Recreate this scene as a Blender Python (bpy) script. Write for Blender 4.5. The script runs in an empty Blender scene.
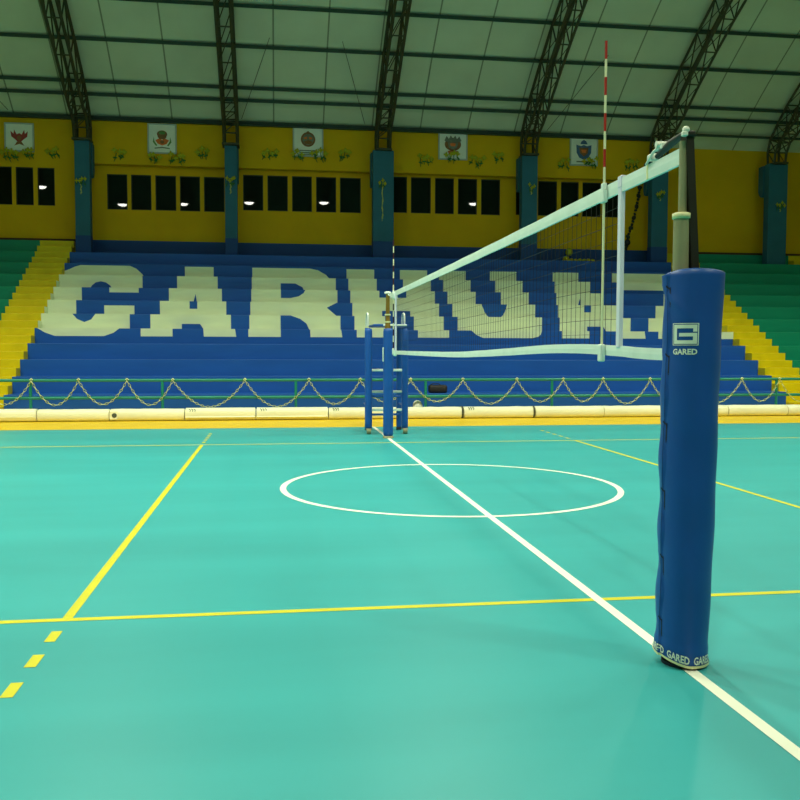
import bpy, bmesh, math, random
from mathutils import Vector, Matrix
random.seed(7)
S = bpy.context.scene
COL = S.collection
PI = math.pi

# ------------------------------------------------------------------ camera
EYE = 1.457
F_PX, PITCH, YAW, ROLL = 884.2, .0552, .1405, -.0026
fw = Vector((math.sin(YAW)*math.cos(PITCH), math.cos(YAW)*math.cos(PITCH), -math.sin(PITCH)))
rt0 = Vector((math.cos(YAW), -math.sin(YAW), 0))
up0 = Vector((math.sin(YAW)*math.sin(PITCH), math.cos(YAW)*math.sin(PITCH), math.cos(PITCH)))
rt = rt0*math.cos(ROLL) - up0*math.sin(ROLL)
up = rt0*math.sin(ROLL) + up0*math.cos(ROLL)
cd = bpy.data.cameras.new('camera')
cd.sensor_width = 36
cd.lens = F_PX/800*36
cd.clip_start = .05
cd.clip_end = 200
cam = bpy.data.objects.new('camera', cd)
COL.objects.link(cam)
m = Matrix((rt, up, -fw)).transposed().to_4x4()
m.translation = (0, 0, EYE)
cam.matrix_world = m
S.camera = cam

# ------------------------------------------------------------------ world and exposure
w = bpy.data.worlds.new('night')
S.world = w
w.use_nodes = True
w.node_tree.nodes['Background'].inputs[0].default_value = (.02, .03, .04, 1)
w.node_tree.nodes['Background'].inputs[1].default_value = .05
S.view_settings.view_transform = 'Standard'
S.view_settings.look = 'None'
S.view_settings.gamma = 1
S.view_settings.use_curve_mapping = False
S.view_settings.exposure = 0.0

LAMP_COL = (.95, 1.0, .71)
LAMP_W = 1000
FILL_W_BACK = 760
SPOT_DEG = 129
LAMP_GLOW = 90
# lamp positions: the middle row shows in the dark panes, the others are unseen, added to light stands and near court
LAMPS_MID = [(-10.70, 11.7), (-7.8, 7.7), (-4.65, 8.4), (-1.27, 9.3), (2.52, 9.9), (10.15, 10.8), (13.0, 9.4)]
FILL_FAR = [(-9, 15.8), (-3, 15.8), (3, 15.8), (9, 15.8), (15, 15.8)]
FILL_BACK = [(-7, 0.5), (0, 0.5), (7, 0.5), (14, 0.5)]


# ------------------------------------------------------------------ materials
def lin(c):
    return tuple(((v/255)/12.92 if v/255 <= .04045 else ((v/255+.055)/1.055)**2.4) for v in c)


MATS = {}


def mat(name, rgb, rough=.6, var=.06, scale=3.0, metal=0.0, spec=.5, stretch=(1, 1, 1), bump=0.0, sheen=0):
    m = bpy.data.materials.new(name)
    m.use_nodes = True
    nt = m.node_tree
    b = nt.nodes['Principled BSDF']
    c = lin(rgb)
    tc = nt.nodes.new('ShaderNodeTexCoord')
    mp = nt.nodes.new('ShaderNodeMapping')
    mp.inputs['Scale'].default_value = stretch
    nz = nt.nodes.new('ShaderNodeTexNoise')
    nz.inputs['Scale'].default_value = scale
    nz.inputs['Detail'].default_value = 4
    rp = nt.nodes.new('ShaderNodeValToRGB')
    rp.color_ramp.elements[0].position = .3
    rp.color_ramp.elements[1].position = .7
    rp.color_ramp.elements[0].color = (*[v*(1-var) for v in c], 1)
    rp.color_ramp.elements[1].color = (*[min(1, v*(1+var)) for v in c], 1)
    nt.links.new(tc.outputs['Object'], mp.inputs['Vector'])
    nt.links.new(mp.outputs['Vector'], nz.inputs['Vector'])
    nt.links.new(nz.outputs['Fac'], rp.inputs['Fac'])
    nt.links.new(rp.outputs['Color'], b.inputs['Base Color'])
    b.inputs['Roughness'].default_value = rough
    b.inputs['Metallic'].default_value = metal
    b.inputs['Specular IOR Level'].default_value = spec
    if bump:
        bp = nt.nodes.new('ShaderNodeBump')
        bp.inputs['Strength'].default_value = bump
        bp.inputs['Distance'].default_value = .01
        nt.links.new(nz.outputs['Fac'], bp.inputs['Height'])
        nt.links.new(bp.outputs['Normal'], b.inputs['Normal'])
    MATS[name] = m
    return m


mat('court_paint', (54, 160, 166), .38, .08, .8, spec=.35, stretch=(.35, 1.6, 1))
mat('line_yellow', (206, 198, 40), .45, .05, 4, spec=.3)
mat('line_white', (240, 240, 226), .45, .04, 4, spec=.3)
mat('border_yellow', (228, 190, 30), .45, .06, 1.5, spec=.3)
mat('step_blue', (25, 86, 172), .5, .07, 2.2, spec=.3, stretch=(.4, 2, 2))
mat('step_green', (6, 140, 108), .5, .07, 2.2, spec=.3, stretch=(.4, 2, 2))
mat('step_yellow', (218, 196, 2), .5, .08, 3, spec=.3)
mat('letter_white', (228, 238, 202), .55, .05, 2.5, spec=.3, stretch=(.5, 2, 2))
mat('wall_yellow', (212, 166, 2), .7, .06, .9, spec=.2)
mat('side_wall', (170, 150, 40), .7, .06, .9, spec=.2)
mat('pillar_teal', (36, 98, 122), .6, .08, 2, spec=.3)
mat('dado_blue', (20, 66, 128), .6, .06, 2, spec=.3)
mat('base_brown', (70, 38, 16), .7, .1, 3)
mat('beam_green', (40, 66, 56), .6, .1, 2)
mat('truss_steel', (66, 66, 46), .6, .12, 2, spec=.3)
mat('rail_green', (16, 128, 110), .4, .06, 5, spec=.5)
mat('mat_vinyl', (238, 236, 206), .5, .05, 2.5, spec=.4)
mat('mat_strap', (70, 70, 50), .6, .1, 6)
mat('mark_grey', (70, 78, 70), .6, .1, 20)
mat('pad_blue', (22, 78, 160), .42, .07, 4, spec=.45, bump=.25)
mat('pad_far', (24, 84, 168), .45, .06, 5, spec=.4)
mat('pad_dark', (10, 22, 46), .6, .1, 10)
mat('print_white', (236, 238, 222), .5, .04, 20)
mat('net_tape', (222, 234, 226), .6, .05, 6, spec=.3)
mat('band_white', (226, 224, 240), .6, .05, 6, spec=.3)
mat('net_black', (26, 28, 26), .7, .1, 30)
mat('net_edge', (92, 96, 64), .7, .1, 30)
mat('antenna_white', (236, 232, 190), .4, .04, 10)
mat('antenna_red', (176, 36, 24), .4, .06, 10)
mat('antenna_maroon', (58, 24, 34), .4, .06, 10)
mat('steel_grey', (150, 146, 112), .45, .07, 8, spec=.5)
mat('steel_dark', (34, 32, 24), .5, .1, 8, spec=.4)
mat('post_bronze', (150, 116, 50), .35, .1, 12, metal=.4)
mat('chrome', (205, 210, 200), .22, .05, 10, metal=1)
mat('strap_black', (30, 38, 36), .6, .1, 14)
mat('cream', (236, 228, 176), .5, .04, 12)
mat('rung_white', (224, 228, 220), .4, .04, 8)
mat('ribbon_white', (206, 212, 160), .6, .08, 25)
mat('ribbon_yellow', (176, 180, 90), .6, .08, 25)
mat('petal_yellow', (176, 172, 10), .6, .08, 12)
mat('leaf_green', (40, 104, 26), .6, .12, 12)
mat('frame_silver', (168, 178, 176), .5, .06, 10)
mat('paper_white', (226, 230, 222), .6, .04, 4)
mat('crest_red', (150, 50, 44), .6, .15, 12)
mat('crest_brown', (130, 84, 44), .6, .2, 14)
mat('crest_orange', (220, 110, 40), .6, .12, 14)
mat('crest_grey', (110, 116, 100), .6, .2, 14)
mat('crest_blue', (60, 96, 140), .6, .15, 14)
mat('crest_green', (90, 140, 70), .6, .15, 14)
mat('bag_dark', (30, 24, 24), .6, .15, 10)
mat('plastic_white', (236, 236, 224), .4, .05, 10)
mat('garland_dark', (34, 38, 28), .7, .2, 14)
mat('lamp_housing', (120, 122, 116), .4, .06, 6, metal=.6)

# dark night panes: smooth, near black, mirror the lamps
m = bpy.data.materials.new('night_glass')
m.use_nodes = True
b = m.node_tree.nodes['Principled BSDF']
nz = m.node_tree.nodes.new('ShaderNodeTexNoise')
nz.inputs['Scale'].default_value = 2
rp = m.node_tree.nodes.new('ShaderNodeValToRGB')
rp.color_ramp.elements[0].color = (.004, .006, .004, 1)
rp.color_ramp.elements[1].color = (.008, .011, .007, 1)
m.node_tree.links.new(nz.outputs['Fac'], rp.inputs['Fac'])
m.node_tree.links.new(rp.outputs['Color'], b.inputs['Base Color'])
b.inputs['Roughness'].default_value = .015
b.inputs['IOR'].default_value = 1.27
MATS['night_glass'] = m

# lamp lens: gives off light
m = bpy.data.materials.new('lamp_lens')
m.use_nodes = True
b = m.node_tree.nodes['Principled BSDF']
b.inputs['Base Color'].default_value = (.9, .9, .85, 1)
b.inputs['Emission Color'].default_value = (1, 1, .88, 1)
b.inputs['Emission Strength'].default_value = LAMP_GLOW
MATS['lamp_lens'] = m

# roof sheets with overlapping seams every 1.5 m
m = mat('roof_sheet', (196, 208, 186), .6, .07, .7, spec=.2)
nt = m.node_tree
b = nt.nodes['Principled BSDF']
src = b.inputs['Base Color'].links[0].from_socket
tc = nt.nodes.new('ShaderNodeTexCoord')
sp = nt.nodes.new('ShaderNodeSeparateXYZ')
nt.links.new(tc.outputs['Object'], sp.inputs[0])
md = nt.nodes.new('ShaderNodeMath'); md.operation = 'PINGPONG'; md.inputs[1].default_value = .75
nt.links.new(sp.outputs['X'], md.inputs[0])
lt = nt.nodes.new('ShaderNodeMath'); lt.operation = 'LESS_THAN'; lt.inputs[1].default_value = .022
nt.links.new(md.outputs[0], lt.inputs[0])
mx = nt.nodes.new('ShaderNodeMix'); mx.data_type = 'RGBA'
mx.inputs[7].default_value = (*lin((128, 138, 118)), 1)
nt.links.new(lt.outputs[0], mx.inputs[0])
nt.links.new(src, mx.inputs[6])
nt.links.new(mx.outputs[2], b.inputs['Base Color'])


# ------------------------------------------------------------------ mesh helper
class MB:
    def __init__(s):
        s.v, s.f, s.mi, s.sm = [], [], [], []

    def face(s, pts, mi=0, smooth=False):
        o = len(s.v)
        s.v += [tuple(p) for p in pts]
        s.f.append(tuple(range(o, o+len(pts)))); s.mi.append(mi); s.sm.append(smooth)
        return s

    def box(s, x0, x1, y0, y1, z0, z1, mi=0):
        o = len(s.v)
        s.v += [(x, y, z) for z in (z0, z1) for y in (y0, y1) for x in (x0, x1)]
        for q in ((0, 2, 3, 1), (4, 5, 7, 6), (0, 1, 5, 4), (2, 6, 7, 3), (0, 4, 6, 2), (1, 3, 7, 5)):
            s.f.append(tuple(o+i for i in q)); s.mi.append(mi); s.sm.append(False)
        return s

    def rbox(s, x0, x1, y0, y1, z0, z1, bev=.01, seg=2, mi=0, smooth=False):
        bm = bmesh.new()
        bmesh.ops.create_cube(bm, size=1)
        for v in bm.verts:
            v.co = Vector(((x0+x1)/2+v.co.x*(x1-x0), (y0+y1)/2+v.co.y*(y1-y0), (z0+z1)/2+v.co.z*(z1-z0)))
        bmesh.ops.bevel(bm, geom=bm.edges[:], offset=bev, segments=seg, affect='EDGES', profile=.5)
        s.add_bm(bm, mi, smooth)
        return s

    def add_bm(s, bm, mi=0, smooth=False):
        bm.verts.ensure_lookup_table()
        o = len(s.v)
        s.v += [tuple(v.co) for v in bm.verts]
        for f in bm.faces:
            s.f.append(tuple(o+v.index for v in f.verts)); s.mi.append(mi); s.sm.append(smooth)
        bm.free()

    def tube(s, pts, r, n=8, mi=0, cap=True, closed=False, smooth=True):
        pts = [Vector(p) for p in pts]
        N = len(pts)
        rr = r if isinstance(r, (list, tuple)) else [r]*N
        o = len(s.v)
        prev = None
        for i, p in enumerate(pts):
            if closed:
                t = pts[(i+1) % N]-pts[i-1]
            else:
                t = pts[min(i+1, N-1)]-pts[max(i-1, 0)]
            t.normalize()
            if prev is None:
                a = Vector((0, 0, 1)) if abs(t.z) < .9 else Vector((1, 0, 0))
                u = t.cross(a).normalized()
            else:
                u = (prev - t*prev.dot(t)).normalized()
            prev = u
            w = t.cross(u)
            for k in range(n):
                an = 2*PI*k/n
                s.v.append(tuple(p+(u*math.cos(an)+w*math.sin(an))*rr[i]))
        M = N if closed else N-1
        for i in range(M):
            for k in range(n):
                a, b_ = o+i*n+k, o+i*n+(k+1) % n
                j = (i+1) % N
                c, d = o+j*n+(k+1) % n, o+j*n+k
                s.f.append((a, b_, c, d)); s.mi.append(mi); s.sm.append(smooth)
        if cap and not closed:
            s.face(s.v[o:o+n][::-1], mi)
            s.face(s.v[o+(N-1)*n:o+N*n], mi)
        return s

    def lathe(s, prof, cx, cy, n=24, mi=0, smooth=True):
        o = len(s.v)
        for r, z in prof:
            for k in range(n):
                an = 2*PI*k/n
                s.v.append((cx+r*math.cos(an), cy+r*math.sin(an), z))
        for i in range(len(prof)-1):
            for k in range(n):
                s.f.append((o+i*n+k, o+i*n+(k+1) % n, o+(i+1)*n+(k+1) % n, o+(i+1)*n+k)); s.mi.append(mi); s.sm.append(smooth)
        m_ = len(prof)
        s.face(s.v[o:o+n][::-1], mi)
        s.face(s.v[o+(m_-1)*n:o+m_*n], mi)
        return s

    def ell(s, c, r, n=10, k=6, mi=0, rot=None):
        c = Vector(c)
        o = len(s.v)
        R = rot or Matrix.Identity(3)
        for i in range(1, k):
            t = PI*i/k
            for j in range(n):
                a = 2*PI*j/n
                s.v.append(tuple(c+R @ Vector((r[0]*math.sin(t)*math.cos(a), r[1]*math.sin(t)*math.sin(a), r[2]*math.cos(t)))))
        s.v.append(tuple(c+R @ Vector((0, 0, r[2])))); s.v.append(tuple(c+R @ Vector((0, 0, -r[2]))))
        T, B = o+(k-1)*n, o+(k-1)*n+1
        for i in range(k-2):
            for j in range(n):
                s.f.append((o+i*n+j, o+(i+1)*n+j, o+(i+1)*n+(j+1) % n, o+i*n+(j+1) % n)); s.mi.append(mi); s.sm.append(True)
        for j in range(n):
            s.f.append((T, o+j, o+(j+1) % n)); s.mi.append(mi); s.sm.append(True)
            s.f.append((B, o+(k-2)*n+(j+1) % n, o+(k-2)*n+j)); s.mi.append(mi); s.sm.append(True)
        return s

    def prism_y(s, poly, y0, y1, mi=0):
        """poly of (x, z), extruded from y0 (front) to y1 (back)"""
        a = sum(poly[i][0]*poly[(i+1) % len(poly)][1]-poly[(i+1) % len(poly)][0]*poly[i][1] for i in range(len(poly)))
        if a < 0:
            poly = poly[::-1]
        n = len(poly)
        s.face([(x, y0, z) for x, z in poly], mi)
        s.face([(x, y1, z) for x, z in poly[::-1]], mi)
        for i in range(n):
            (xa, za), (xb, zb) = poly[i], poly[(i+1) % n]
            s.face([(xa, y0, za), (xa, y1, za), (xb, y1, zb), (xb, y0, zb)], mi)
        return s

    def build(s, name, mats, parent=None, offset=(0, 0, 0)):
        me = bpy.data.meshes.new(name)
        ox, oy, oz = offset
        me.from_pydata([(x-ox, y-oy, z-oz) for x, y, z in s.v], [], s.f)
        for n_ in (mats if isinstance(mats, (list, tuple)) else [mats]):
            me.materials.append(MATS[n_])
        me.polygons.foreach_set('material_index', s.mi)
        me.polygons.foreach_set('use_smooth', s.sm)
        me.update()
        ob = bpy.data.objects.new(name, me)
        COL.objects.link(ob)
        if parent:
            ob.parent = parent
        else:
            ob.location = offset
        return ob


def tag(o, label=None, cat=None, group=None, kind=None):
    if label: o['label'] = label
    if cat: o['category'] = cat
    if group: o['group'] = group
    if kind: o['kind'] = kind
    return o


def thing(name, label, cat, loc=(0, 0, 0), group=None):
    o = bpy.data.objects.new(name, None)
    o.empty_display_size = .1
    COL.objects.link(o)
    o.location = loc
    return tag(o, label, cat, group)


def struct(name, mb, mats):
    return tag(mb.build(name, mats), name.replace('_', ' '), name.split('_')[0], None, 'structure')


def copy_tree(o, parent=None):
    c = o.copy()
    COL.objects.link(c)
    if parent: c.parent = parent
    for ch in list(o.children):
        copy_tree(ch, c)
    return c


def catmull(pts, sub=8):
    P = [Vector(p) for p in pts]
    out = []
    for i in range(len(P)-1):
        p0, p1, p2, p3 = P[max(i-1, 0)], P[i], P[i+1], P[min(i+2, len(P)-1)]
        for k in range(sub):
            t = k/sub
            out.append(.5*((2*p1)+(p2-p0)*t+(2*p0-5*p1+4*p2-p3)*t*t+(3*p1-p0-3*p2+p3)*t**3))
    out.append(P[-1])
    return out


# ------------------------------------------------------------------ setting
XL, XR, YB, YW = -16.0, 21.0, -9.0, 28.1
NETX, SIDE, CIRC_Y = 1.875, 4.918, 9.356

# court floor with its painted lines (one mesh, painted markings)
fl = MB()
fl.face([(XL, YB, 0), (XR, YB, 0), (XR, YW, 0), (XL, YW, 0)], 0)


def paint(x0, x1, y0, y1, mi, z=.0015):
    fl.face([(x0, y0, z), (x1, y0, z), (x1, y1, z), (x0, y1, z)], mi)


paint(XL, XR, 16.87, 20.1, 3, .001)
hw = .028
paint(NETX-.03, NETX+.03, 1.0, 16.87, 2, .0024)
seg = 128
for k in range(seg):
    a0, a1 = 2*PI*k/seg, 2*PI*(k+1)/seg
    ri, ro = 1.765, 1.83
    fl.face([(NETX+r*math.cos(a), CIRC_Y+r*math.sin(a), .002) for r, a in ((ri, a0), (ro, a0), (ro, a1), (ri, a1))], 2)
paint(NETX-9.0, NETX+9.0, SIDE-hw, SIDE+hw, 1)
paint(NETX-9.0, NETX+9.0, SIDE+9-hw, SIDE+9+hw, 1)
for sx in (-3.0, 3.0):
    x = NETX+sx
    paint(x-.027, x+.027, SIDE+hw, SIDE+9-hw, 1)
    for k in range(5):
        a = SIDE-.198-.36*k
        paint(x-.027, x+.027, a-.17, a, 1)
        a = SIDE+9+.30+.36*k
        paint(x-.027, x+.027, a, a+.16, 1)
for x in (NETX-9, NETX+9):
    paint(x-hw, x+hw, SIDE-hw, SIDE+9+hw, 1)
struct('floor', fl, ['court_paint', 'line_yellow', 'line_white', 'border_yellow'])

# arched roof
YC, HALF, EAVE, SAG = 9.35, 18.15, 8.36, 6.37
RAD = HALF*HALF/(2*SAG)+SAG/2


def roof_z(y):
    return EAVE+SAG-RAD+math.sqrt(RAD*RAD-(y-YC)**2)


cl = MB()
ys = [YB-.3+(28.0-YB+.3)*i/40 for i in range(41)]
for i in range(40):
    a, b_ = ys[i], ys[i+1]
    cl.face([(XL, a, roof_z(a)), (XL, b_, roof_z(b_)), (XR, b_, roof_z(b_)), (XR, a, roof_z(a))], 0, True)
struct('ceiling', cl, ['roof_sheet'])

# back wall: boxes around the window openings
WIN_A = [(-4.96, -4.37), (-4.26, -3.67), (-3.55, -2.94), (-2.83, -2.23), (-2.11, -1.50)]
WIN_B = [(-.94, -.33), (-.20, .42), (.55, 1.16), (1.29, 1.91), (2.03, 2.68)]
WIN_C = [(3.53, 4.14), (4.26, 4.90), (5.03, 5.64), (5.77, 6.39), (6.52, 7.14)]
WIN_D = [(7.66, 8.28), (8.39, 9.02), (9.15, 9.75), (9.87, 10.5), (10.62, 11.2)]
WIN_L = [(-8.70, -8.20), (-8.09, -7.59), (-7.48, -6.99), (-6.87, -6.39)]
BAYS = ((WIN_A, 5.69, 6.74), (WIN_B, 5.76, 6.84), (WIN_C, 5.80, 6.92), (WIN_D, 5.82, 6.92))
LZ0, LZ1 = 5.71, 6.81
wb = MB()


def wall_open(x0, x1, y0, y1, z0, z1, wins, wz0, wz1):
    wb.box(x0, x1, y0, y1, z0, wz0)
    wb.box(x0, x1, y0, y1, wz1, z1)
    x = x0
    for a, b_ in wins+[(x1, None)]:
        wb.box(x, a, y0, y1, wz0, wz1)
        x = b_


LEFT_END = -5.815
RIGHT_END = 12.1
for (wins_, z0_, z1_), xa, xb in zip(BAYS, (LEFT_END, -1.2, 3.1, 7.4), (-1.2, 3.1, 7.4, RIGHT_END)):
    wall_open(xa, xb, 27.8, YW, 4.77, 7.1, wins_, z0_, z1_)
wb.box(RIGHT_END, XR, 27.8, YW, 4.65, roof_z(27.8)+.1)
wb.box(LEFT_END, RIGHT_END, 27.8, YW, 4.2, 4.77, 1)
wb.box(RIGHT_END, XR, 27.8, YW, 0, 4.65, 0)
struct('wall_back', wb, ['wall_yellow', 'dado_blue'])
struct('wall_upper', MB().box(LEFT_END, RIGHT_END, 27.5, YW, 6.98, roof_z(27.5)+.1), ['wall_yellow'])
wb = MB()
wall_open(XL, LEFT_END, 27.5, YW, 4.65, roof_z(27.5)+.1, WIN_L, LZ0, LZ1)
wb.box(XL, LEFT_END, 27.5, YW, 0, 4.65, 0)
struct('wall_back_left', wb, ['wall_yellow'])

for nm, x, s in (('wall_left', XL, -1), ('wall_right', XR, 1)):
    mb = MB()
    poly = [(YB-.2, 0), (YW, 0)]+[(y, roof_z(y)+.05) for y in [28.0-(28.0-YB)*i/24 for i in range(25)]]
    pts = [(x, y, z) for y, z in poly]
    pts2 = [(x+.2*s, y, z) for y, z in poly]
    mb.face(pts).face(pts2[::-1])
    n = len(pts)
    for i in range(n):
        mb.face([pts[i], pts2[i], pts2[(i+1) % n], pts[(i+1) % n]])
    struct(nm, mb, ['side_wall'])
struct('wall_front', MB().box(XL, XR, YB-.2, YB, 0, roof_z(YB)+.1), ['side_wall'])

struct('baseboard_left', MB().box(XL, -5.8, 27.44, 27.5, 4.652, 4.74), ['base_brown'])
struct('baseboard_right', MB().box(13.4, XR, 27.74, 27.8, 4.652, 4.75), ['base_brown'])

# eave beam
struct('trim_1', MB().box(XL, 12.1, 27.38, 27.48, 8.29, 8.315).box(XL, 12.1, 27.36, 27.48, 8.315, 8.34)
       .box(XL, 12.1, 27.36, 27.48, 8.22, 8.24).box(XL, 12.1, 27.42, 27.47, 8.24, 8.29), ['beam_green'])

struct('trim_2', MB().box(12.1, XR, 27.12, 27.18, 8.36, 8.43), ['beam_green'])
wn = 0
for wins, z0, z1, y in ((WIN_L, LZ0, LZ1, 27.5), *[b3+(27.8,) for b3 in BAYS]):
    for a, b_ in wins:
        wn += 1
        t = .025
        fr = MB().box(a, a+t, y+.03, y+.09, z0, z1).box(b_-t, b_, y+.03, y+.09, z0, z1)
        fr.box(a+t, b_-t, y+.03, y+.09, z0, z0+t).box(a+t, b_-t, y+.03, y+.09, z1-t, z1)
        mx_ = (a+b_)/2
        o = struct('window_%d' % wn, fr, ['steel_dark'])
        MB().box(a+t, b_-t, y+.06, y+.07, z0+t, z1-t).build('glass_pane', ['night_glass'], o)

# ------------------------------------------------------------------ lamps (hung under the roof)
def lamp_proto(power):
    r = thing('high_bay_lamp', 'bell-shaped lamp', 'lamp')
    MB().lathe([(.05, .62), (.09, .60), (.11, .42), (.13, .38), (.20, .30), (.27, .14), (.29, .02), (.285, .02), (.26, .14), (.19, .28), (.10, .34)], 0, 0, 24).build('housing', ['lamp_housing'], r)
    MB().lathe([(.25, .05), (.22, .01), (.17, -.03), (.09, -.055), (.01, -.06)][::-1], 0, 0, 24).build('lens', ['lamp_lens'], r)
    MB().tube([(0, 0, .6), (0, 0, 2.0)], .012, 6).build('hanger_rod', ['lamp_housing'], r)
    ld = bpy.data.lights.new('lamp_light', 'SPOT')
    ld.energy = power
    ld.color = LAMP_COL
    ld.spot_size = math.radians(SPOT_DEG)
    ld.spot_blend = .55
    ld.shadow_soft_size = .22
    lo = bpy.data.objects.new('lamp_light', ld)
    COL.objects.link(lo)
    lo.parent = r
    lo.location = (0, 0, -.16)
    return r


def hang(o, x, y, z, label, group):
    o.location = (x, y, z)
    for ch in o.children:
        if ch.name.startswith('hanger_rod'):
            ch.scale.z = 1
            ch.data = ch.data.copy()
            for v in ch.data.vertices:
                if v.co.z > 1: v.co.z = roof_z(y)-z
    tag(o, label, 'lamp', group)


ORD = ['first', 'second', 'third', 'fourth', 'fifth', 'sixth', 'seventh']
p1 = lamp_proto(LAMP_W)
p2 = lamp_proto(FILL_W_BACK)
for i, (x, y) in enumerate(LAMPS_MID):
    hang(p1 if i == 0 else copy_tree(p1), x, y, 9.0, 'glowing bell-shaped lamp over mid court, mirrored in the dark windows, %s from the left' % ORD[i], 'lamps over the middle of the court')
for i, (x, y) in enumerate(FILL_FAR):  # unseen row, added to brighten the bleachers
    hang(copy_tree(p1), x, y, 9.5, 'added bell-shaped fill lamp over the far sideline, %s from the left' % ORD[i], 'added fill lamps over the far sideline')
for i, (x, y) in enumerate(FILL_BACK):  # unseen row, added for even light on the near court
    hang(p2 if i == 0 else copy_tree(p2), x, y, 9.3, 'added bell-shaped fill lamp over the near sideline, %s from the left' % ORD[i], 'added fill lamps over the near sideline')

# ------------------------------------------------------------------ bleachers
RISE, GO = .378, .65


def row_y(i): return 19.4+GO*i
def row_h(i): return .11+RISE*i if i > 0 else 0.0


ST_L = (-6.75, -5.8)
ST_R = (12.37, 13.32)
ST_RR = (16.87, 17.82)


def bleacher(x0, x1, material, label, last, y_last_back):
    r = thing('bleacher', label, 'bleachers', ((x0+x1)/2, row_y(1), 0))
    ox = ((x0+x1)/2, row_y(1), 0)
    for i in range(1, last+1):
        y0 = row_y(i)
        if i == 12: y0 = y_last_back-.3
        y1 = row_y(i+1)+.04 if i < last else y_last_back
        MB().rbox(x0, x1, y0, y1, max(0, row_h(i-1)-.06) if i > 1 else 0, row_h(i), .012, 2).build('step', [material], r, ox)
    return r


blue = bleacher(-5.8, 12.37, 'step_blue', 'long blue stepped concrete bleacher with white painted letters across it', 11, 27.79)
bleacher(XL+.02, ST_L[0], 'step_green', 'green stepped bleacher section left of the left yellow stairway', 12, 27.43)
bleacher(ST_R[1], ST_RR[0], 'step_green', 'green stepped bleacher section between the yellow stairways on the right', 12, 27.73)
bleacher(ST_RR[1], XR-.02, 'step_green', 'green stepped bleacher section at the far right edge', 12, 27.73)


def stairway(x0, x1, label, yback):
    ox = ((x0+x1)/2, row_y(1), 0)
    r = thing('stairway', label, 'stairs', ox)
    for i in range(1, 13):
        y = row_y(i)
        if i == 12: y = yback-.3
        lo = row_h(i-1)
        mid = lo+(row_h(i)-lo)/2
        MB().rbox(x0, x1, y-GO/2, y+.05, max(0, lo-.05) if i > 1 else 0, mid, .01, 2).build('step', ['step_yellow'], r, ox)
        MB().rbox(x0, x1, y, min(y+GO/2+.05, yback), max(0, lo-.02), row_h(i), .01, 2).build('step', ['step_yellow'], r, ox)


stairway(*ST_L, 'yellow stairway left of the blue bleacher, beside the first letter', 27.43)
stairway(*ST_R, 'yellow stairway right of the blue bleacher, partly behind the big blue pad', 27.73)
stairway(*ST_RR, 'yellow stairway at the right edge, beyond the last blue pillar', 27.73)

# painted letters: per row, rectangles (x0, x1[, z0, z1]) or polygons of (x, z above the row foot)
H = RISE
T = .325           # letter top inside row 10
Bz = .185          # letter foot inside row 5


def A_rows(c):
    return {10: [(c-.40, c+.40, 0, T)], 9: [(c-.55, c+.55)],
            8: [[(c-.70, 0), (c-.70, H), (c+.70, H), (c+.70, 0), (c+.04, 0), (c, .23), (c-.06, 0)]],
            7: [[(c-.86, 0), (c-.86, H), (c-.10, H), (c-.10, .18), (c+.10, .18), (c+.10, H), (c+.85, H), (c+.85, 0)]],
            6: [[(c-1.02, 0), (c-1.02, H), (c+1.0, H), (c+1.0, 0), (c+.31, 0), (c+.22, .14), (c-.24, .14), (c-.24, 0)]],
            5: [(c-1.17, c-.40, Bz, H), [(c+.35, H), (c+1.13, H), (c+1.16, Bz), (c+.36, Bz)]]}


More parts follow.
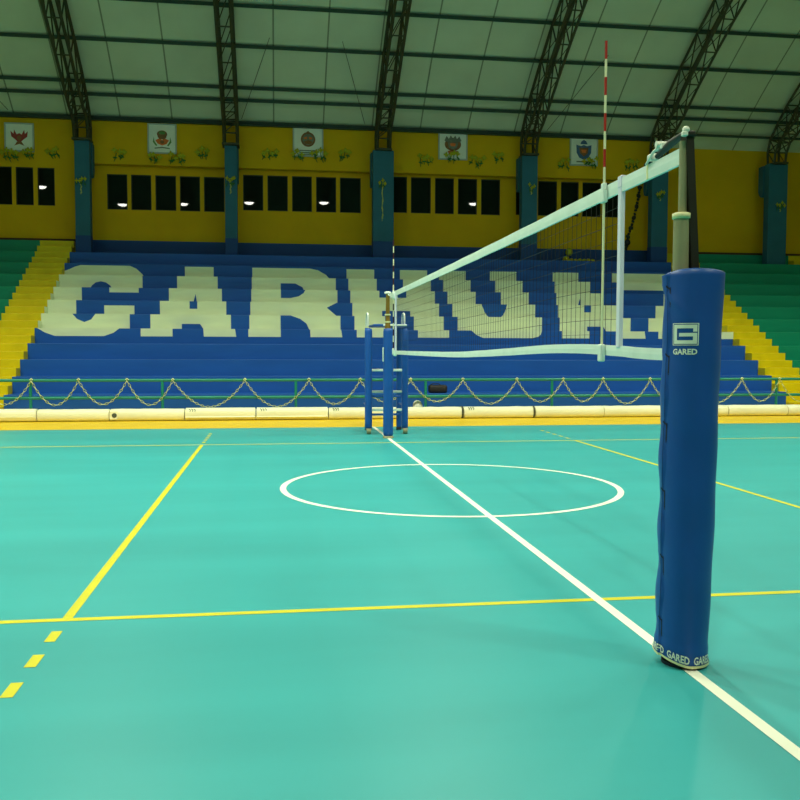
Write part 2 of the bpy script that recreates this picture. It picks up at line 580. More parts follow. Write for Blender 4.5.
LETTERS = {
 'C': {10: [[(-5.8, 0), (-5.8, .16), (-5.66, .21), (-5.52, .28), (-5.36, T), (-4.03, T), (-3.86, .25), (-3.70, .10), (-3.62, 0)]],
       9: [[(-5.8, 0), (-5.8, H), (-3.6, H), (-3.6, 0), (-4.40, 0), (-4.46, .10), (-4.57, .18), (-4.70, .21), (-4.84, .18), (-4.94, .10), (-5.0, 0)]],
       8: [(-5.8, -5.08), (-4.37, -3.61, .25, H)],
       7: [(-5.8, -5.09), (-4.39, -3.63, 0, .25)],
       6: [[(-5.8, 0), (-5.8, H), (-5.05, H), (-4.94, .25), (-4.76, .17), (-4.59, .24), (-4.49, H), (-3.65, H), (-3.65, 0)]],
       5: [[(-5.74, H), (-3.80, H), (-3.94, .27), (-4.17, Bz), (-5.33, Bz), (-5.56, .27)]]},
 'A': A_rows(-2.12),
 'R': {10: [[(-.63, 0), (-.63, T), (1.02, T), (1.25, .28), (1.48, .15), (1.62, 0)]],
       9: [[(-.63, 0), (-.63, H), (1.72, H), (1.72, 0), (.84, 0), (.78, .12), (.58, .22), (.17, .22), (.17, 0)]],
       8: [[(-.63, 0), (-.63, H), (.17, H), (.17, .15), (.43, .15), (.66, .20), (.79, .29), (.84, H), (1.72, H), (1.72, 0)]],
       7: [[(-.64, 0), (-.64, H), (1.66, H), (1.39, .24), (1.68, 0)]],
       6: [(-.65, .15), [(.41, H), (1.71, H), (1.71, 0), (.90, 0), (.82, .17), (.66, .29)]],
       5: [(-.66, .15, Bz, H), [(.89, H), (1.68, H), (1.71, Bz), (.90, Bz)]]},
 'H': {10: [(2.08, 2.89, 0, T), (3.65, 4.46, 0, T)], 9: [(2.08, 2.89), (3.65, 4.46)],
       8: [[(2.08, 0), (2.08, H), (2.89, H), (2.89, .19), (3.65, .19), (3.65, H), (4.46, H), (4.46, 0)]],
       7: [[(2.08, 0), (2.08, H), (4.46, H), (4.46, 0), (3.66, 0), (3.66, .17), (2.89, .17), (2.89, 0)]],
       6: [(2.08, 2.89), (3.66, 4.47)], 5: [(2.08, 2.86, Bz, H), (3.67, 4.49, Bz, H)]},
 'U': {10: [(4.82, 5.62, 0, T), (6.36, 7.17, 0, T)], 9: [(4.82, 5.63), (6.36, 7.18)], 8: [(4.82, 5.63), (6.36, 7.18)],
       7: [[(4.83, 0), (4.83, H), (5.65, H), (5.74, .16), (5.82, .05), (5.92, 0), (6.14, 0), (6.24, .05), (6.31, .16), (6.38, H), (7.18, H), (7.18, 0)]],
       6: [(4.85, 7.18)],
       5: [[(5.08, H), (6.98, H), (6.95, .28), (6.88, .22), (6.72, Bz), (5.40, Bz), (5.22, .26)]]},
 'second A': A_rows(8.70),
 'Z': {10: [(10.16, 12.35, 0, T)], 9: [(10.12, 12.35, .15, H)],
       8: [[(11.24, 0), (11.24, H), (12.12, H), (12.12, 0)]], 7: [(10.71, 11.66)],
       6: [[(10.22, 0), (10.22, H), (11.12, H), (11.12, .19), (12.37, .19), (12.37, 0)]],
       5: [(10.22, 12.37, Bz, H)]},
}
LN = {'C': 'c', 'A': 'a', 'R': 'r', 'H': 'h', 'U': 'u', 'second A': 'a', 'Z': 'z'}
for L, rows in LETTERS.items():
    mb = MB()
    for r_, items in rows.items():
        y0, y1, z = row_y(r_)-.005, row_y(r_)+.001, row_h(r_-1)
        for it in items:
            if isinstance(it, tuple):
                x0, x1 = it[:2]
                z0, z1 = it[2:] if len(it) == 4 else (0, H)
                it = [(x0, z0), (x1, z0), (x1, z1), (x0, z1)]
            mb.prism_y([(x, z+zz) for x, zz in it], y0, y1)
            for (xa, za), (xb, zb_) in zip(it, it[1:]+it[:1]):
                if min(za, zb_) >= H-.001 and r_ < 10:      # the paint runs on over the tread
                    mb.box(min(xa, xb), max(xa, xb), row_y(r_)-.005, row_y(r_+1)+.001, z+H-.001, z+H+.002)
    if L == 'C':      # the paint also covers the stair flanks beside the letter
        for r_ in (6, 7, 8, 9):
            mb.box(ST_L[1]+.001, ST_L[1]+.006, row_y(r_)-GO/2+.004, row_y(r_), row_h(r_-1), row_h(r_-1)+RISE/2)
    o = mb.build('painted_letter', ['letter_white'], blue, ((-5.8+12.37)/2, row_y(1), 0))
    o['label'] = 'white painted letter %s' % L
    o['letter'] = L[-1]

# ------------------------------------------------------------------ pillars and roof trusses
PILLARS = [(-5.70, -5.28), (-1.44, -1.08), (2.96, 3.60), (7.60, 8.10), (11.84, 12.38), (15.80, 16.45)]
P_LABEL = ['teal and blue pillar beside the left yellow stairway', 'slim teal pillar between the first and second window groups',
           'wide teal pillar behind the far net post, middle of the back wall', 'teal pillar seen right above the white net tape',
           'teal pillar just left of the near net post', 'teal pillar over the green bleacher at the right edge']
for (a, b_), lab in zip(PILLARS, P_LABEL):
    zb = row_h(11)
    ox = ((a+b_)/2, 27.05, zb)
    r = thing('concrete_pillar', lab, 'pillar', ox)
    blue_foot = b_ < 13
    MB().rbox(a, b_, 26.9, 27.2, 4.78 if blue_foot else zb, 7.52, .015, 2).build('shaft', ['pillar_teal'], r, ox)
    if blue_foot:
        MB().rbox(a-.004, b_+.004, 26.896, 27.204, zb, 4.79, .01, 2).build('painted_foot', ['dado_blue'], r, ox)
    ba = a-.03 if a > 0 else a
    bb = b_+.03 if a < 0 else b_
    prof = [(27.2, 7.5), (27.2, 6.6), (27.28, 6.5), (27.38, 6.46), (27.46, 6.5), (27.499, 6.6), (27.499, 7.5)] if a < 12.3 and b_ > -5.0 else [(27.2, 7.5), (27.2, 6.6), (27.3, 6.5), (27.4, 6.55), (27.49, 6.7), (27.49, 7.5)]
    mb = MB()
    n = len(prof)
    mb.face([(bb, y, z) for y, z in prof]).face([(ba, y, z) for y, z in prof][::-1])
    for i in range(n):
        (ya, za), (yb, zb2) = prof[i], prof[(i+1) % n]
        mb.face([(ba, ya, za), (ba, yb, zb2), (bb, yb, zb2), (bb, ya, za)])
    mb.build('bracket', ['pillar_teal'], r, ox)

# truss path in the (y, z) plane, mirrored for the other end of the hall
outer = [(27.22, 7.52), (27.25, 7.95), (27.12, 8.32), (26.75, 8.70)]
inner = [(26.86, 7.52), (26.80, 7.85), (26.62, 8.12), (26.22, 8.30)]
sy = [26.2-1.0*i for i in range(18)]
for y in sy:
    outer.append((y, roof_z(y)-.16))
    nx = (y-YC)/RAD
    inner.append((y-.75*nx, roof_z(y)-.16-.75*math.sqrt(1-nx*nx)))
outer = [p for i, p in enumerate(outer)]


def mirror(p): return (2*YC-p[0], p[1])


full_o = outer+[mirror(p) for p in outer[::-1]]
full_i = inner+[mirror(p) for p in inner[::-1]]
full_o = [p for p in full_o if p[0] > YB+.2]
full_i = [p for p in full_i if p[0] > YB+.2]
T_LABEL = ['dark lattice roof truss rising from the pillar beside the left yellow stairway', 'dark lattice roof truss rising from the slim second pillar',
           'dark lattice roof truss rising from the wide middle pillar', 'dark lattice roof truss rising from the pillar above the net tape',
           'dark lattice roof truss rising behind the near net post', 'dark lattice roof truss rising from the pillar at the right edge']
TW = .19
tr0 = thing('roof_truss', T_LABEL[0], 'truss', (0, 27.05, 7.52))
TO = (0, 27.05, 7.52)
for pts, nm in ((full_o, 'outer_chord'), (full_i, 'inner_chord')):
    for s in (-1, 1):
        mb = MB()
        mb.tube([(s*TW, y, z) for y, z in pts], .045, 4, smooth=False)
        mb.build(nm, ['truss_steel'], tr0, TO)
NV = 9
for s in (-1, 1):
    for k in range(NV):
        a, b_ = outer[k], inner[k]
        c = outer[k+1]
        MB().tube([(s*TW, *a), (s*TW, *b_)], .022, 4, smooth=False).build('brace', ['truss_steel'], tr0, TO)
        MB().tube([(s*TW, *b_), (s*TW, *c)], .022, 4, smooth=False).build('brace', ['truss_steel'], tr0, TO)
for k in range(1, NV+1):
    for P, Q in ((outer, outer), (inner, inner)):
        MB().tube([(-TW, *P[k]), (TW, *Q[k])], .02, 4, smooth=False).build('cross_tie', ['truss_steel'], tr0, TO)
        MB().tube([(-TW, *P[k]), (TW, *Q[k+1])], .016, 4, smooth=False).build('cross_tie', ['truss_steel'], tr0, TO)
web = MB()
NO = min(len(full_o), len(full_i))
for s in (-1, 1):
    for k in range(NV, NO-1):
        web.tube([(s*TW, *full_o[k]), (s*TW, *full_i[k])], .022, 4, smooth=False)
        web.tube([(s*TW, *full_i[k]), (s*TW, *full_o[k+1])], .022, 4, smooth=False)
web.build('web_bracing', ['truss_steel'], tr0, TO)
MB().rbox(-.25, .25, 26.75, 27.3, 7.5, 7.56, .01).build('base_plate', ['truss_steel'], tr0, TO)
for i, (a, b_) in enumerate(PILLARS):
    t = tr0 if i == 0 else copy_tree(tr0)
    t.location = ((a+b_)/2, 27.05, 7.52)
    tag(t, T_LABEL[i], 'truss', 'roof trusses over the pillars')

P_TXT = ['lowest', 'second', 'third', 'fourth', 'fifth', 'sixth']
for k, y in enumerate((26.8, 26.45, 25.3, 24.2, 23.1)):
    z = roof_z(y)-.06
    mb = MB().box(XL+.01, XR-.01, y-.03, y+.03, z-.06, z+.0)
    mb.box(XL+.01, XR-.01, y-.03, y-.015, z-.10, z-.06)
    tag(mb.build('roof_purlin', ['beam_green'], None, (0, y, z)), 'thin dark purlin under the pale roof sheets, %s above the eave' % P_TXT[k], 'purlin', 'roof purlins')
RODS = [(-8.9, -7.6, 'over the leftmost windows'), (-.95, -.1, 'right of the slim second pillar'), (2.75, 1.9, 'left of the wide middle pillar'), (8.5, 9.6, 'right of the fourth pillar')]
for xa, xb, lab in RODS:
    ya, yb = (25.2, 27.3) if xa == -8.9 else (27.3, 25.0)
    if xa == -8.9: pass
    o = MB().tube([(xa, ya, roof_z(ya)-.13), (xb, yb, roof_z(yb)-.13)], .009, 5).build('tie_rod', ['truss_steel'], None, (xa, ya, roof_z(ya)-.13))
    tag(o, 'thin diagonal steel tie rod under the roof sheets, '+lab, 'tie rod')

# ------------------------------------------------------------------ framed crests on the wall
FY = 27.5
CR = [(-7.35, 7.655, .82, .83), (-3.295, 7.76, .84, .88), (1.035, 7.82, .92, .89), (5.53, 7.87, .92, .89), (9.78, 7.83, .92, .91)]
C_LABEL = ['framed white poster with a dark red antler-shaped crest, over the leftmost windows',
           'framed white poster with a brown and orange wreath crest, over the second window group',
           'framed white poster with a round brown seal, between the slim and the wide pillar',
           'framed white poster with a grey-brown round crest and crown, right of the wide middle pillar',
           'framed white poster with a blue shield crest, beside the near red and white antenna']
def circ(cx, cz, rx, rz, n=20, a0=0, a1=2*PI):
    return [(cx+rx*math.cos(a0+(a1-a0)*i/n), cz+rz*math.sin(a0+(a1-a0)*i/n)) for i in range(n + (0 if a1-a0 > 6.2 else 1))]


for k, (cx, cz, wd, ht) in enumerate(CR):
    ox = (cx, FY, cz-ht/2)
    r = thing('framed_crest', C_LABEL[k], 'poster', ox, 'framed crests along the wall')
    x0, x1, z0, z1 = cx-wd/2, cx+wd/2, cz-ht/2, cz+ht/2
    t = .04
    fr = MB().box(x0, x0+t, FY-.05, FY, z0, z1).box(x1-t, x1, FY-.05, FY, z0, z1).box(x0+t, x1-t, FY-.05, FY, z0, z0+t).box(x0+t, x1-t, FY-.05, FY, z1-t, z1)
    fr.build('frame', ['frame_silver'], r, ox)
    MB().box(x0+t, x1-t, FY-.03, FY-.002, z0+t, z1-t).build('paper', ['paper_white'], r, ox)
    e = MB()
    f0, f1 = FY-.036, FY-.029

    def P(poly, mi, lay=0): e.prism_y([(cx+x, cz+z) for x, z in poly], f0-.003*lay, f1-.002*lay, mi)
    if k == 0:
        P([(-.05, -.12), (-.14, -.04), (-.22, .02), (-.24, .18), (-.16, .10), (-.14, .22), (-.07, .08), (0, .12), (.07, .08), (.14, .22), (.16, .10), (.24, .18), (.22, .02), (.14, -.04), (.05, -.12)], 0)
        P([(-.14, -.24), (-.06, -.12), (.06, -.12), (.14, -.24), (0, -.19)], 1, 1)
        P(circ(0, -.02, .06, .07), 1, 2)
        ml = ['crest_red', 'crest_brown']
    elif k == 1:
        P(circ(0, .13, .15, .11), 0)
        P(circ(0, .17, .10, .05), 2, 1)
        P([(-.14, .06), (.14, .06), (.07, -.02), (-.07, -.02)], 0, 1)
        P([(-.20, -.05), (-.06, .02), (0, -.05), (.06, .02), (.20, -.05), (.13, -.15), (0, -.2), (-.13, -.15)], 1)
        P(circ(0, -.1, .06, .05), 0, 2)
        for s in (-1, 1):
            P([(s*.24, .05), (s*.27, -.1), (s*.18, -.22), (s*.14, -.2), (s*.22, -.08)], 2)
        P([(-.22, -.27), (0, -.24), (.22, -.27), (.22, -.30), (0, -.275), (-.22, -.30)], 3)
        ml = ['crest_brown', 'crest_orange', 'crest_green', 'crest_grey']
    elif k == 2:
        P(circ(0, .07, .22, .22, 28), 0)
        P(circ(0, .27, .05, .05), 0, 1)
        P(circ(0, .07, .17, .17, 24), 2, 1)
        P([(-.13, .13), (-.03, .15), (-.04, .08), (-.12, .07)], 1, 2)
        P([(.13, .13), (.03, .15), (.04, .08), (.12, .07)], 1, 2)
        P([(-.14, .0), (0, .05), (.14, .0), (.08, -.07), (-.08, -.07)], 0, 2)
        for z in (-.25, -.31, -.36): P([(-.26, z), (.26, z), (.26, z-.03), (-.26, z-.03)], 3)
        ml = ['crest_brown', 'crest_orange', 'crest_grey', 'crest_grey']
    elif k == 3:
        P([(-.27, .14), (-.2, .28), (-.13, .19), (-.07, .3), (0, .2), (.07, .3), (.13, .19), (.2, .28), (.27, .14), (.2, .1), (-.2, .1)], 0, 2)
        P(circ(0, .03, .26, .20, 26), 1)
        P([(-.17, .09), (.17, .09), (.12, -.08), (0, -.13), (-.12, -.08)], 0, 1)
        P([(-.1, .05), (0, .07), (.1, .05), (.06, -.03), (-.06, -.03)], 2, 2)
        P([(-.17, -.18), (0, -.15), (.17, -.18), (.12, -.28), (-.12, -.28)], 2)
        ml = ['crest_grey', 'crest_brown', 'crest_orange']
    else:
        P([(-.08, .31), (0, .36), (.08, .31), (.12, .22), (-.12, .22)], 0)
        P([(-.25, .2), (-.1, .16), (0, .2), (.1, .16), (.25, .2), (.24, -.05), (.15, -.2), (0, -.27), (-.15, -.2), (-.24, -.05)], 0)
        P([(-.15, .11), (.15, .11), (.13, -.06), (0, -.17), (-.13, -.06)], 1, 1)
        P([(-.1, .05), (.1, .05), (.05, -.05), (-.05, -.05)], 2, 2)
        P([(-.24, -.31), (.24, -.31), (.24, -.35), (-.24, -.35)], 3)
        ml = ['crest_blue', 'crest_brown', 'crest_orange', 'crest_grey']
    e.build('crest', ml, r, ox)

# ------------------------------------------------------------------ yellow paper flowers with green leaves
def flower(x, y, z, label, group, seed, streamer=0.0):
    rnd = random.Random(seed)
    r = thing('paper_flower', label, 'decoration', (x, y, z), group)
    b1, b2 = MB(), MB()
    n = rnd.choice((3, 4))
    for k in range(n):
        a = rnd.uniform(-.5, .5)
        px = (k-(n-1)/2)*.13+rnd.uniform(-.03, .03)
        pz = rnd.uniform(-.05, .09)
        for q in range(4):
            an = q*PI/2+a
            R = Matrix.Rotation(an, 3, 'Y')
            b1.ell((px+.04*math.cos(an), -.045, pz+.04*math.sin(an)), (.05, .02, .028), 8, 5, rot=R)
    for k in range(n):
        px = (k-(n-1)/2)*.10
        sw = rnd.uniform(-.12, .12)
        ln = rnd.uniform(.15, .30)
        pts = catmull([(px, -.02, 0), (px+sw*.3, -.03, -ln*.5), (px+sw, -.012, -ln)], 4)
        b2.tube(pts, [.013]*(len(pts)-1)+[.004], 5)
        R = Matrix.Rotation(rnd.uniform(-.9, .9), 3, 'Y')
        b2.ell((px+sw*.5, -.025, -ln*.55), (.07, .012, .026), 8, 5, rot=R)
    if streamer:
        pts = [(.02*math.sin(i*1.1), -.014, -i*streamer/16) for i in range(17)]
        sm = MB()
        for i in range(16):
            (xa, ya, za), (xb, yb, zb_) = pts[i], pts[i+1]
            wv = .018+.01*math.sin(i*2.0)
            sm.box(min(xa, xb)-wv, max(xa, xb)+wv, ya-.004, ya+.004, zb_, za)
        sm.build('streamer', ['ribbon_yellow'], r)
    b1.build('blossom', ['petal_yellow'], r)
    b2.build('leaves', ['leaf_green'], r)
    return r


WF = [(-7.62, 7.21, 'under the dark red antler crest, touching its lower left corner'),
      (-7.12, 7.27, 'under the dark red antler crest, at its lower right corner'),
      (-6.43, 7.31, 'on the wall midway between the antler crest and the first pillar'),
      (-4.52, 7.30, 'on the wall right of the first pillar, left of the wreath crest'),
      (-3.52, 7.24, 'under the wreath crest, at its lower left corner'),
      (-2.86, 7.23, 'under the wreath crest, just off its lower right corner'),
      (-2.13, 7.45, 'on the wall between the wreath crest and the slim second pillar'),
      (-.10, 7.47, 'on the wall right of the slim second pillar'),
      (.72, 7.46, 'on the lower left edge of the poster with the round seal'),
      (1.36, 7.49, 'on the lower right edge of the poster with the round seal'),
      (2.16, 7.55, 'on the wall left of the wide middle pillar'),
      (4.66, 7.46, 'on the wall left of the crowned round crest'),
      (5.50, 7.56, 'over the lower edge of the crowned round crest'),
      (6.31, 7.46, 'on the wall right of the crowned round crest'),
      (6.97, 7.62, 'on the wall left of the pillar above the net tape'),
      (9.10, 7.44, 'on the wall at the lower left of the blue shield crest'),
      (9.98, 7.52, 'over the lower right of the blue shield crest'),
      (11.38, 7.54, 'on the wall left of the near net post, right of the antenna')]
for k, (x, z, lab) in enumerate(WF):
    flower(x, 27.44 if any(abs(x-c[0]) < c[2]/2+.24 for c in CR) else 27.498, z, 'yellow paper flowers '+lab, 'paper flowers along the upper wall', k)
PF = [(-5.52, 6.36), (-1.27, 6.48), (3.25, 6.55), (7.90, 6.55), (12.11, 6.46), (16.20, 6.22)]
for k, ((x, z), lab) in enumerate(zip(PF, ['the first pillar, beside the left stairway', 'the slim second pillar', 'the wide middle pillar, with a long pale streamer', 'the pillar above the net tape', 'the pillar left of the near net post', 'the pillar at the right edge'])):
    flower(x, 26.895, z, 'yellow paper flowers on '+lab, 'paper flowers on the pillars', 40+k, {0: .5, 1: .5, 2: 1.45}.get(k, .3)).scale = (.6, 1, .8)

# garland and flower lying on the top tier
mb = MB()
mb.tube(catmull([(7.98, 27.33, 4.30), (8.45, 27.30, 4.31), (8.95, 27.33, 4.30), (9.25, 27.31, 4.31)], 6), [.04+.015*math.sin(i*1.7) for i in range(19)], 6)
g = thing('balloon_garland', 'green and yellow garland lying along the top blue tier behind the net', 'garland', (9.05, 27.32, row_h(11)))
mb.build('leaf_strand', ['leaf_green'], g, (9.05, 27.32, row_h(11)))
for k in range(7):
    MB().ell((9.23+.14*k, 27.32, row_h(11)+.075+.012*(k % 2)), (.075, .07, .07), 10, 7).build('balloon', ['petal_yellow'], g, (9.05, 27.32, row_h(11)))
g = thing('balloon_pair', 'two yellow balloons stacked at the foot of the back wall behind the net', 'balloons', (9.33, 27.6, row_h(11)))
MB().ell((9.28, 27.6, row_h(11)+.13), (.12, .12, .13), 12, 8).build('balloon', ['petal_yellow'], g, (9.33, 27.6, row_h(11)))
MB().ell((9.38, 27.6, row_h(11)+.38), (.12, .12, .13), 12, 8).build('balloon', ['petal_yellow'], g, (9.33, 27.6, row_h(11)))
# dark chain hanging on the wall left of the near post
cp = catmull([(11.80, 27.77, 6.80), (11.72, 27.76, 6.3), (11.58, 27.76, 5.7), (11.42, 27.76, 5.2), (11.36, 27.76, 4.8)], 5)
mb = MB()
for i, p in enumerate(cp):
    s_ = .055+.03*(i % 3 == 0)
    mb.ell(p, (s_, .022, s_*.8), 8, 5, rot=Matrix.Rotation(i*1.3, 3, 'Y'))
mb.ell((11.40, 27.74, 5.02), (.10, .045, .10), 10, 6)
tag(mb.build('paper_chain', ['garland_dark'], None, (11.8, 27.77, 6.8)), 'dark crinkled paper chain hanging on the yellow wall left of the near net post', 'garland')

# ------------------------------------------------------------------ railing with paper chain
RY = 19.05
RZ1, RZ0 = .835, .47
ox = (3, RY, 0)
rl = thing('railing', 'green two-bar steel railing in front of the bleachers', 'railing', ox)
MB().tube([(-9, RY, RZ1), (15.5, RY, RZ1)], .033, 10).build('top_rail', ['rail_green'], rl, ox)
MB().tube([(-9, RY, RZ0), (15.5, RY, RZ0)], .033, 10).build('lower_rail', ['rail_green'], rl, ox)
for x in (-7.6, -4.98, -2.34, .44, 3.26, 6.12, 9.0, 11.50, 14.3):
    MB().tube([(x, RY, 0), (x, RY, RZ1)], .03, 10).build('post', ['rail_green'], rl, ox)

PK = [-6.0, -4.95, -4.02, -3.05, -2.12, -.63, .72, 1.82, 2.92, 4.08, 5.30, 6.36, 7.29, 8.40, 9.42, 10.62, 11.55, 12.6]
gl = thing('paper_chain', 'white and pale yellow paper chain looped in swags along the green railing', 'garland', (3, RY-.05, .85))
gx = (3, RY-.05, .85)
rnd = random.Random(3)
for a, b_ in zip(PK[:-1], PK[1:]):
    dep = .50+rnd.uniform(-.03, .04) if b_-a < 1.3 else .56
    mb = MB()
    nl = max(18, int((b_-a)*22))
    # evenly spaced points along the sagging curve
    raw = [(a+(b_-a)*i/200, RZ1-.005-dep*(1-abs(2*i/200-1)**1.9)) for i in range(201)]
    acc = [0]
    for i in range(200): acc.append(acc[-1]+math.hypot(raw[i+1][0]-raw[i][0], raw[i+1][1]-raw[i][1]))
    pts = []
    j = 0
    for k in range(nl+1):
        t = acc[-1]*k/nl
        while j < 199 and acc[j+1] < t: j += 1
        u = (t-acc[j])/max(1e-6, acc[j+1]-acc[j])
        pts.append((raw[j][0]+(raw[j+1][0]-raw[j][0])*u, raw[j][1]+(raw[j+1][1]-raw[j][1])*u))
    for k in range(nl):
        (xa, za), (xb, zb_) = pts[k], pts[k+1]
        L = math.hypot(xb-xa, zb_-za)*.60
        ang = math.atan2(zb_-za, xb-xa)
        loop = []
        for q in range(10):
            t = 2*PI*q/10
            lx, lw = L*math.cos(t), .019*math.sin(t)
            px = (xa+xb)/2+lx*math.cos(ang)-(lw*math.sin(ang) if k % 2 else 0)
            pz = (za+zb_)/2+lx*math.sin(ang)+(lw*math.cos(ang) if k % 2 else 0)
            loop.append((px, RY-.055+(0 if k % 2 else lw), pz))
        mb.tube(loop, .0062, 4, mi=(k % 2), closed=True)
    mb.tube([(a-.03, RY-.05, RZ1+.01), (a, RY-.045, RZ1+.04), (a+.03, RY-.05, RZ1+.01)], .014, 5)
    mb.build('swag', ['ribbon_white', 'ribbon_yellow'], gl, gx)

# ------------------------------------------------------------------ rolled white mats along the border
MJ = [-6.35, -4.79, -3.37, -1.86, -.40, 1.12, 2.60, 4.05, 5.65, 7.22, 8.70, 10.16, 11.61, 13.1]
M_LABEL = ['with a fold line at the left end of the yellow border', 'before the foot of the left yellow stairway', 'with a dark round mark on its left end',
           'with a fold line and dark scribble, nearest the round-marked mat', 'with a fold line and dark scribble, two left of the referee stand',
           'partly hidden by the left leg of the referee stand', 'just right of the referee stand, ending in a dark strap',
           'with small dark print between two dark straps', 'first right of the second dark strap',
           'second right of the second dark strap, left of the big pad', 'mostly hidden behind the big blue pad', 'just right of the big blue pad', 'at the right edge past the right stairway foot']
MY = 18.84
# profile in (y, z): wide low roll
prof = []
for i in range(20):
    a = 2*PI*i/20
    cy, sz = math.cos(a), math.sin(a)
    prof.append((MY+.135*math.copysign(abs(cy)**.75, cy), .128+.125*math.copysign(abs(sz)**.75, sz)))
rnd = random.Random(5)
for k in range(13):
    a, b_ = MJ[k]+.008, MJ[k+1]-.008
    ox = ((a+b_)/2, MY, 0)
    r = thing('rolled_mat', 'rolled white mat '+M_LABEL[k], 'mat', ox, 'rolled mats along the border')
    mb = MB()
    n = len(prof)
    st = [a, a+.015]+[a+.015+(b_-a-.03)*i/8 for i in range(1, 8)]+[b_-.015, b_]
    rings = []
    for i, x in enumerate(st):
        sc = .93 if i in (0, len(st)-1) else 1+rnd.uniform(-.012, .018)
        rings.append([(x, MY+(y-MY)*sc, .003+(z-.003)*sc) for y, z in prof])
    o = len(mb.v)
    for rg in rings: mb.v += rg
    for i in range(len(st)-1):
        for q in range(n):
            mb.f.append((o+i*n+q, o+i*n+(q+1) % n, o+(i+1)*n+(q+1) % n, o+(i+1)*n+q)); mb.mi.append(0); mb.sm.append(True)
    mb.f.append(tuple(o+q for q in range(n))); mb.mi.append(0); mb.sm.append(False)
    mb.f.append(tuple(o+(len(st)-1)*n+q for q in range(n))[::-1]); mb.mi.append(0); mb.sm.append(False)
    mb.build('roll', ['mat_vinyl'], r, ox)
    if k in (0, 3, 4):         # loose outer flap folded over the front
        f_ = MB()
        fp = [(MY+.14*math.copysign(abs(math.cos(t))**.75, math.cos(t)), .128+.136*math.copysign(abs(math.sin(t))**.75, math.sin(t))) for t in [PI*.35+(PI*1.06-PI*.35)*i/10 for i in range(11)]]
        zc = .075 if k != 0 else .10
        fp = [p for p in fp if p[1] > zc-.02]+[(MY-.15, zc)]
        for i in range(len(fp)-1):
            (ya, za), (yb, zb_) = fp[i], fp[i+1]
            f_.face([(a+.01, ya, za), (b_-.01, ya, za), (b_-.01, yb, zb_), (a+.01, yb, zb_)], 0, True)
        f_.face([(a+.01, MY-.15, zc), (b_-.01, MY-.15, zc), (b_-.01, MY-.12, zc-.004), (a+.01, MY-.12, zc-.004)])
        f_.build('flap', ['mat_vinyl'], r, ox)
    if k in (6, 7):
        s_ = MB()
        rp_ = [(MY+(y-MY)*1.04, .003+(z-.003)*1.04) for y, z in prof]
        for q in range(n):
            (ya, za), (yb, zb_) = rp_[q], rp_[(q+1) % n]
            s_.face([(b_-.045, ya, za), (b_-.005, ya, za), (b_-.005, yb, zb_), (b_-.045, yb, zb_)], 0, True)
        s_.build('strap', ['mat_strap'], r, ox)['label'] = 'dark strap'
    if k == 2:
        MB().prism_y(circ(a+.10, .125, .05, .05, 16), MY-.142, MY-.13).build('round_mark', ['mark_grey'], r, ox)['label'] = 'dark round printed mark'
        MB().rbox(a, a+.16, MY-.139, MY-.10, .04, .215, .012).build('end_patch', ['mat_vinyl'], r, ox)
    if k in (3, 4, 5, 7):
        s_ = MB()
        px = a+.08
        for q in range(3):
            s_.tube(catmull([(px+.05*q, MY-.10, .243), (px+.03+.05*q, MY-.115, .225), (px+.02+.05*q, MY-.13, .195)], 3), .008, 4)
        s_.build('scribble', ['mark_grey'], r, ox)['label'] = 'dark printed scribble'

# dark bag on the first step, white bag behind the mats
o = thing('duffel_bag', 'black bag lying on the lowest blue step behind the railing', 'bag', (3.7, 20.28, row_h(1)))
MB().rbox(3.54, 3.97, 20.16, 20.40, row_h(1), row_h(1)+.185, .05, 3, smooth=True).build('body', ['bag_dark'], o, (3.7, 20.28, row_h(1)))
MB().tube(catmull([(3.58, 20.28, row_h(1)+.18), (3.64, 20.25, row_h(1)+.215), (3.76, 20.25, row_h(1)+.215), (3.82, 20.28, row_h(1)+.18)], 5), .01, 6).build('handle', ['bag_dark'], o, (3.7, 20.28, row_h(1)))
mb = MB()
rr_ = random.Random(2)
mb.lathe([(.07, 0), (.10, .05), (.11, .16), (.10, .27), (.075, .33), (.05, .36), (.02, .37)], 3.12, 19.30, 14)
mb.v = [(x+rr_.uniform(-.012, .012), y+rr_.uniform(-.012, .012), z) for x, y, z in mb.v]
tag(mb.build('plastic_bag', ['plastic_white'], None, (3.12, 19.30, 0)), 'small white plastic bag on the floor behind the mats, right of the referee stand', 'bag')

# ------------------------------------------------------------------ volleyball net
NY0, NY1 = 4.655, 13.75           # side bands
TOPZ = 2.40
net = thing('volleyball_net', 'black mesh volleyball net with white tapes stretched between the two posts', 'net', (NETX, 9.2, 1.4))
no = (NETX, 9.2, 1.4)


def top_z(y):
    t = (y-9.2)/5.0
    return TOPZ-.012*(1-t*t)


BOT = catmull([(NETX, 4.02, 1.435), (NETX, 4.35, 1.44), (NETX, 4.67, 1.452), (NETX, 5.3, 1.466), (NETX, 6.0, 1.462), (NETX, 6.94, 1.44), (NETX, 8.0, 1.418), (NETX, 9.14, 1.402), (NETX, 11.3, 1.405), (NETX, 13.0, 1.412), (NETX, 13.80, 1.415)], 6)


BOT = [Vector((p.x, p.y, p.z+.05-.012*max(0, min(1, (9-p.y)/3.5)))) for p in BOT]


def bot_z(y):
    for p, q in zip(BOT[:-1], BOT[1:]):
        if p.y <= y <= q.y:
            return p.z+(q.z-p.z)*(y-p.y)/(q.y-p.y)
    return BOT[0].z if y < BOT[0].y else BOT[-1].z


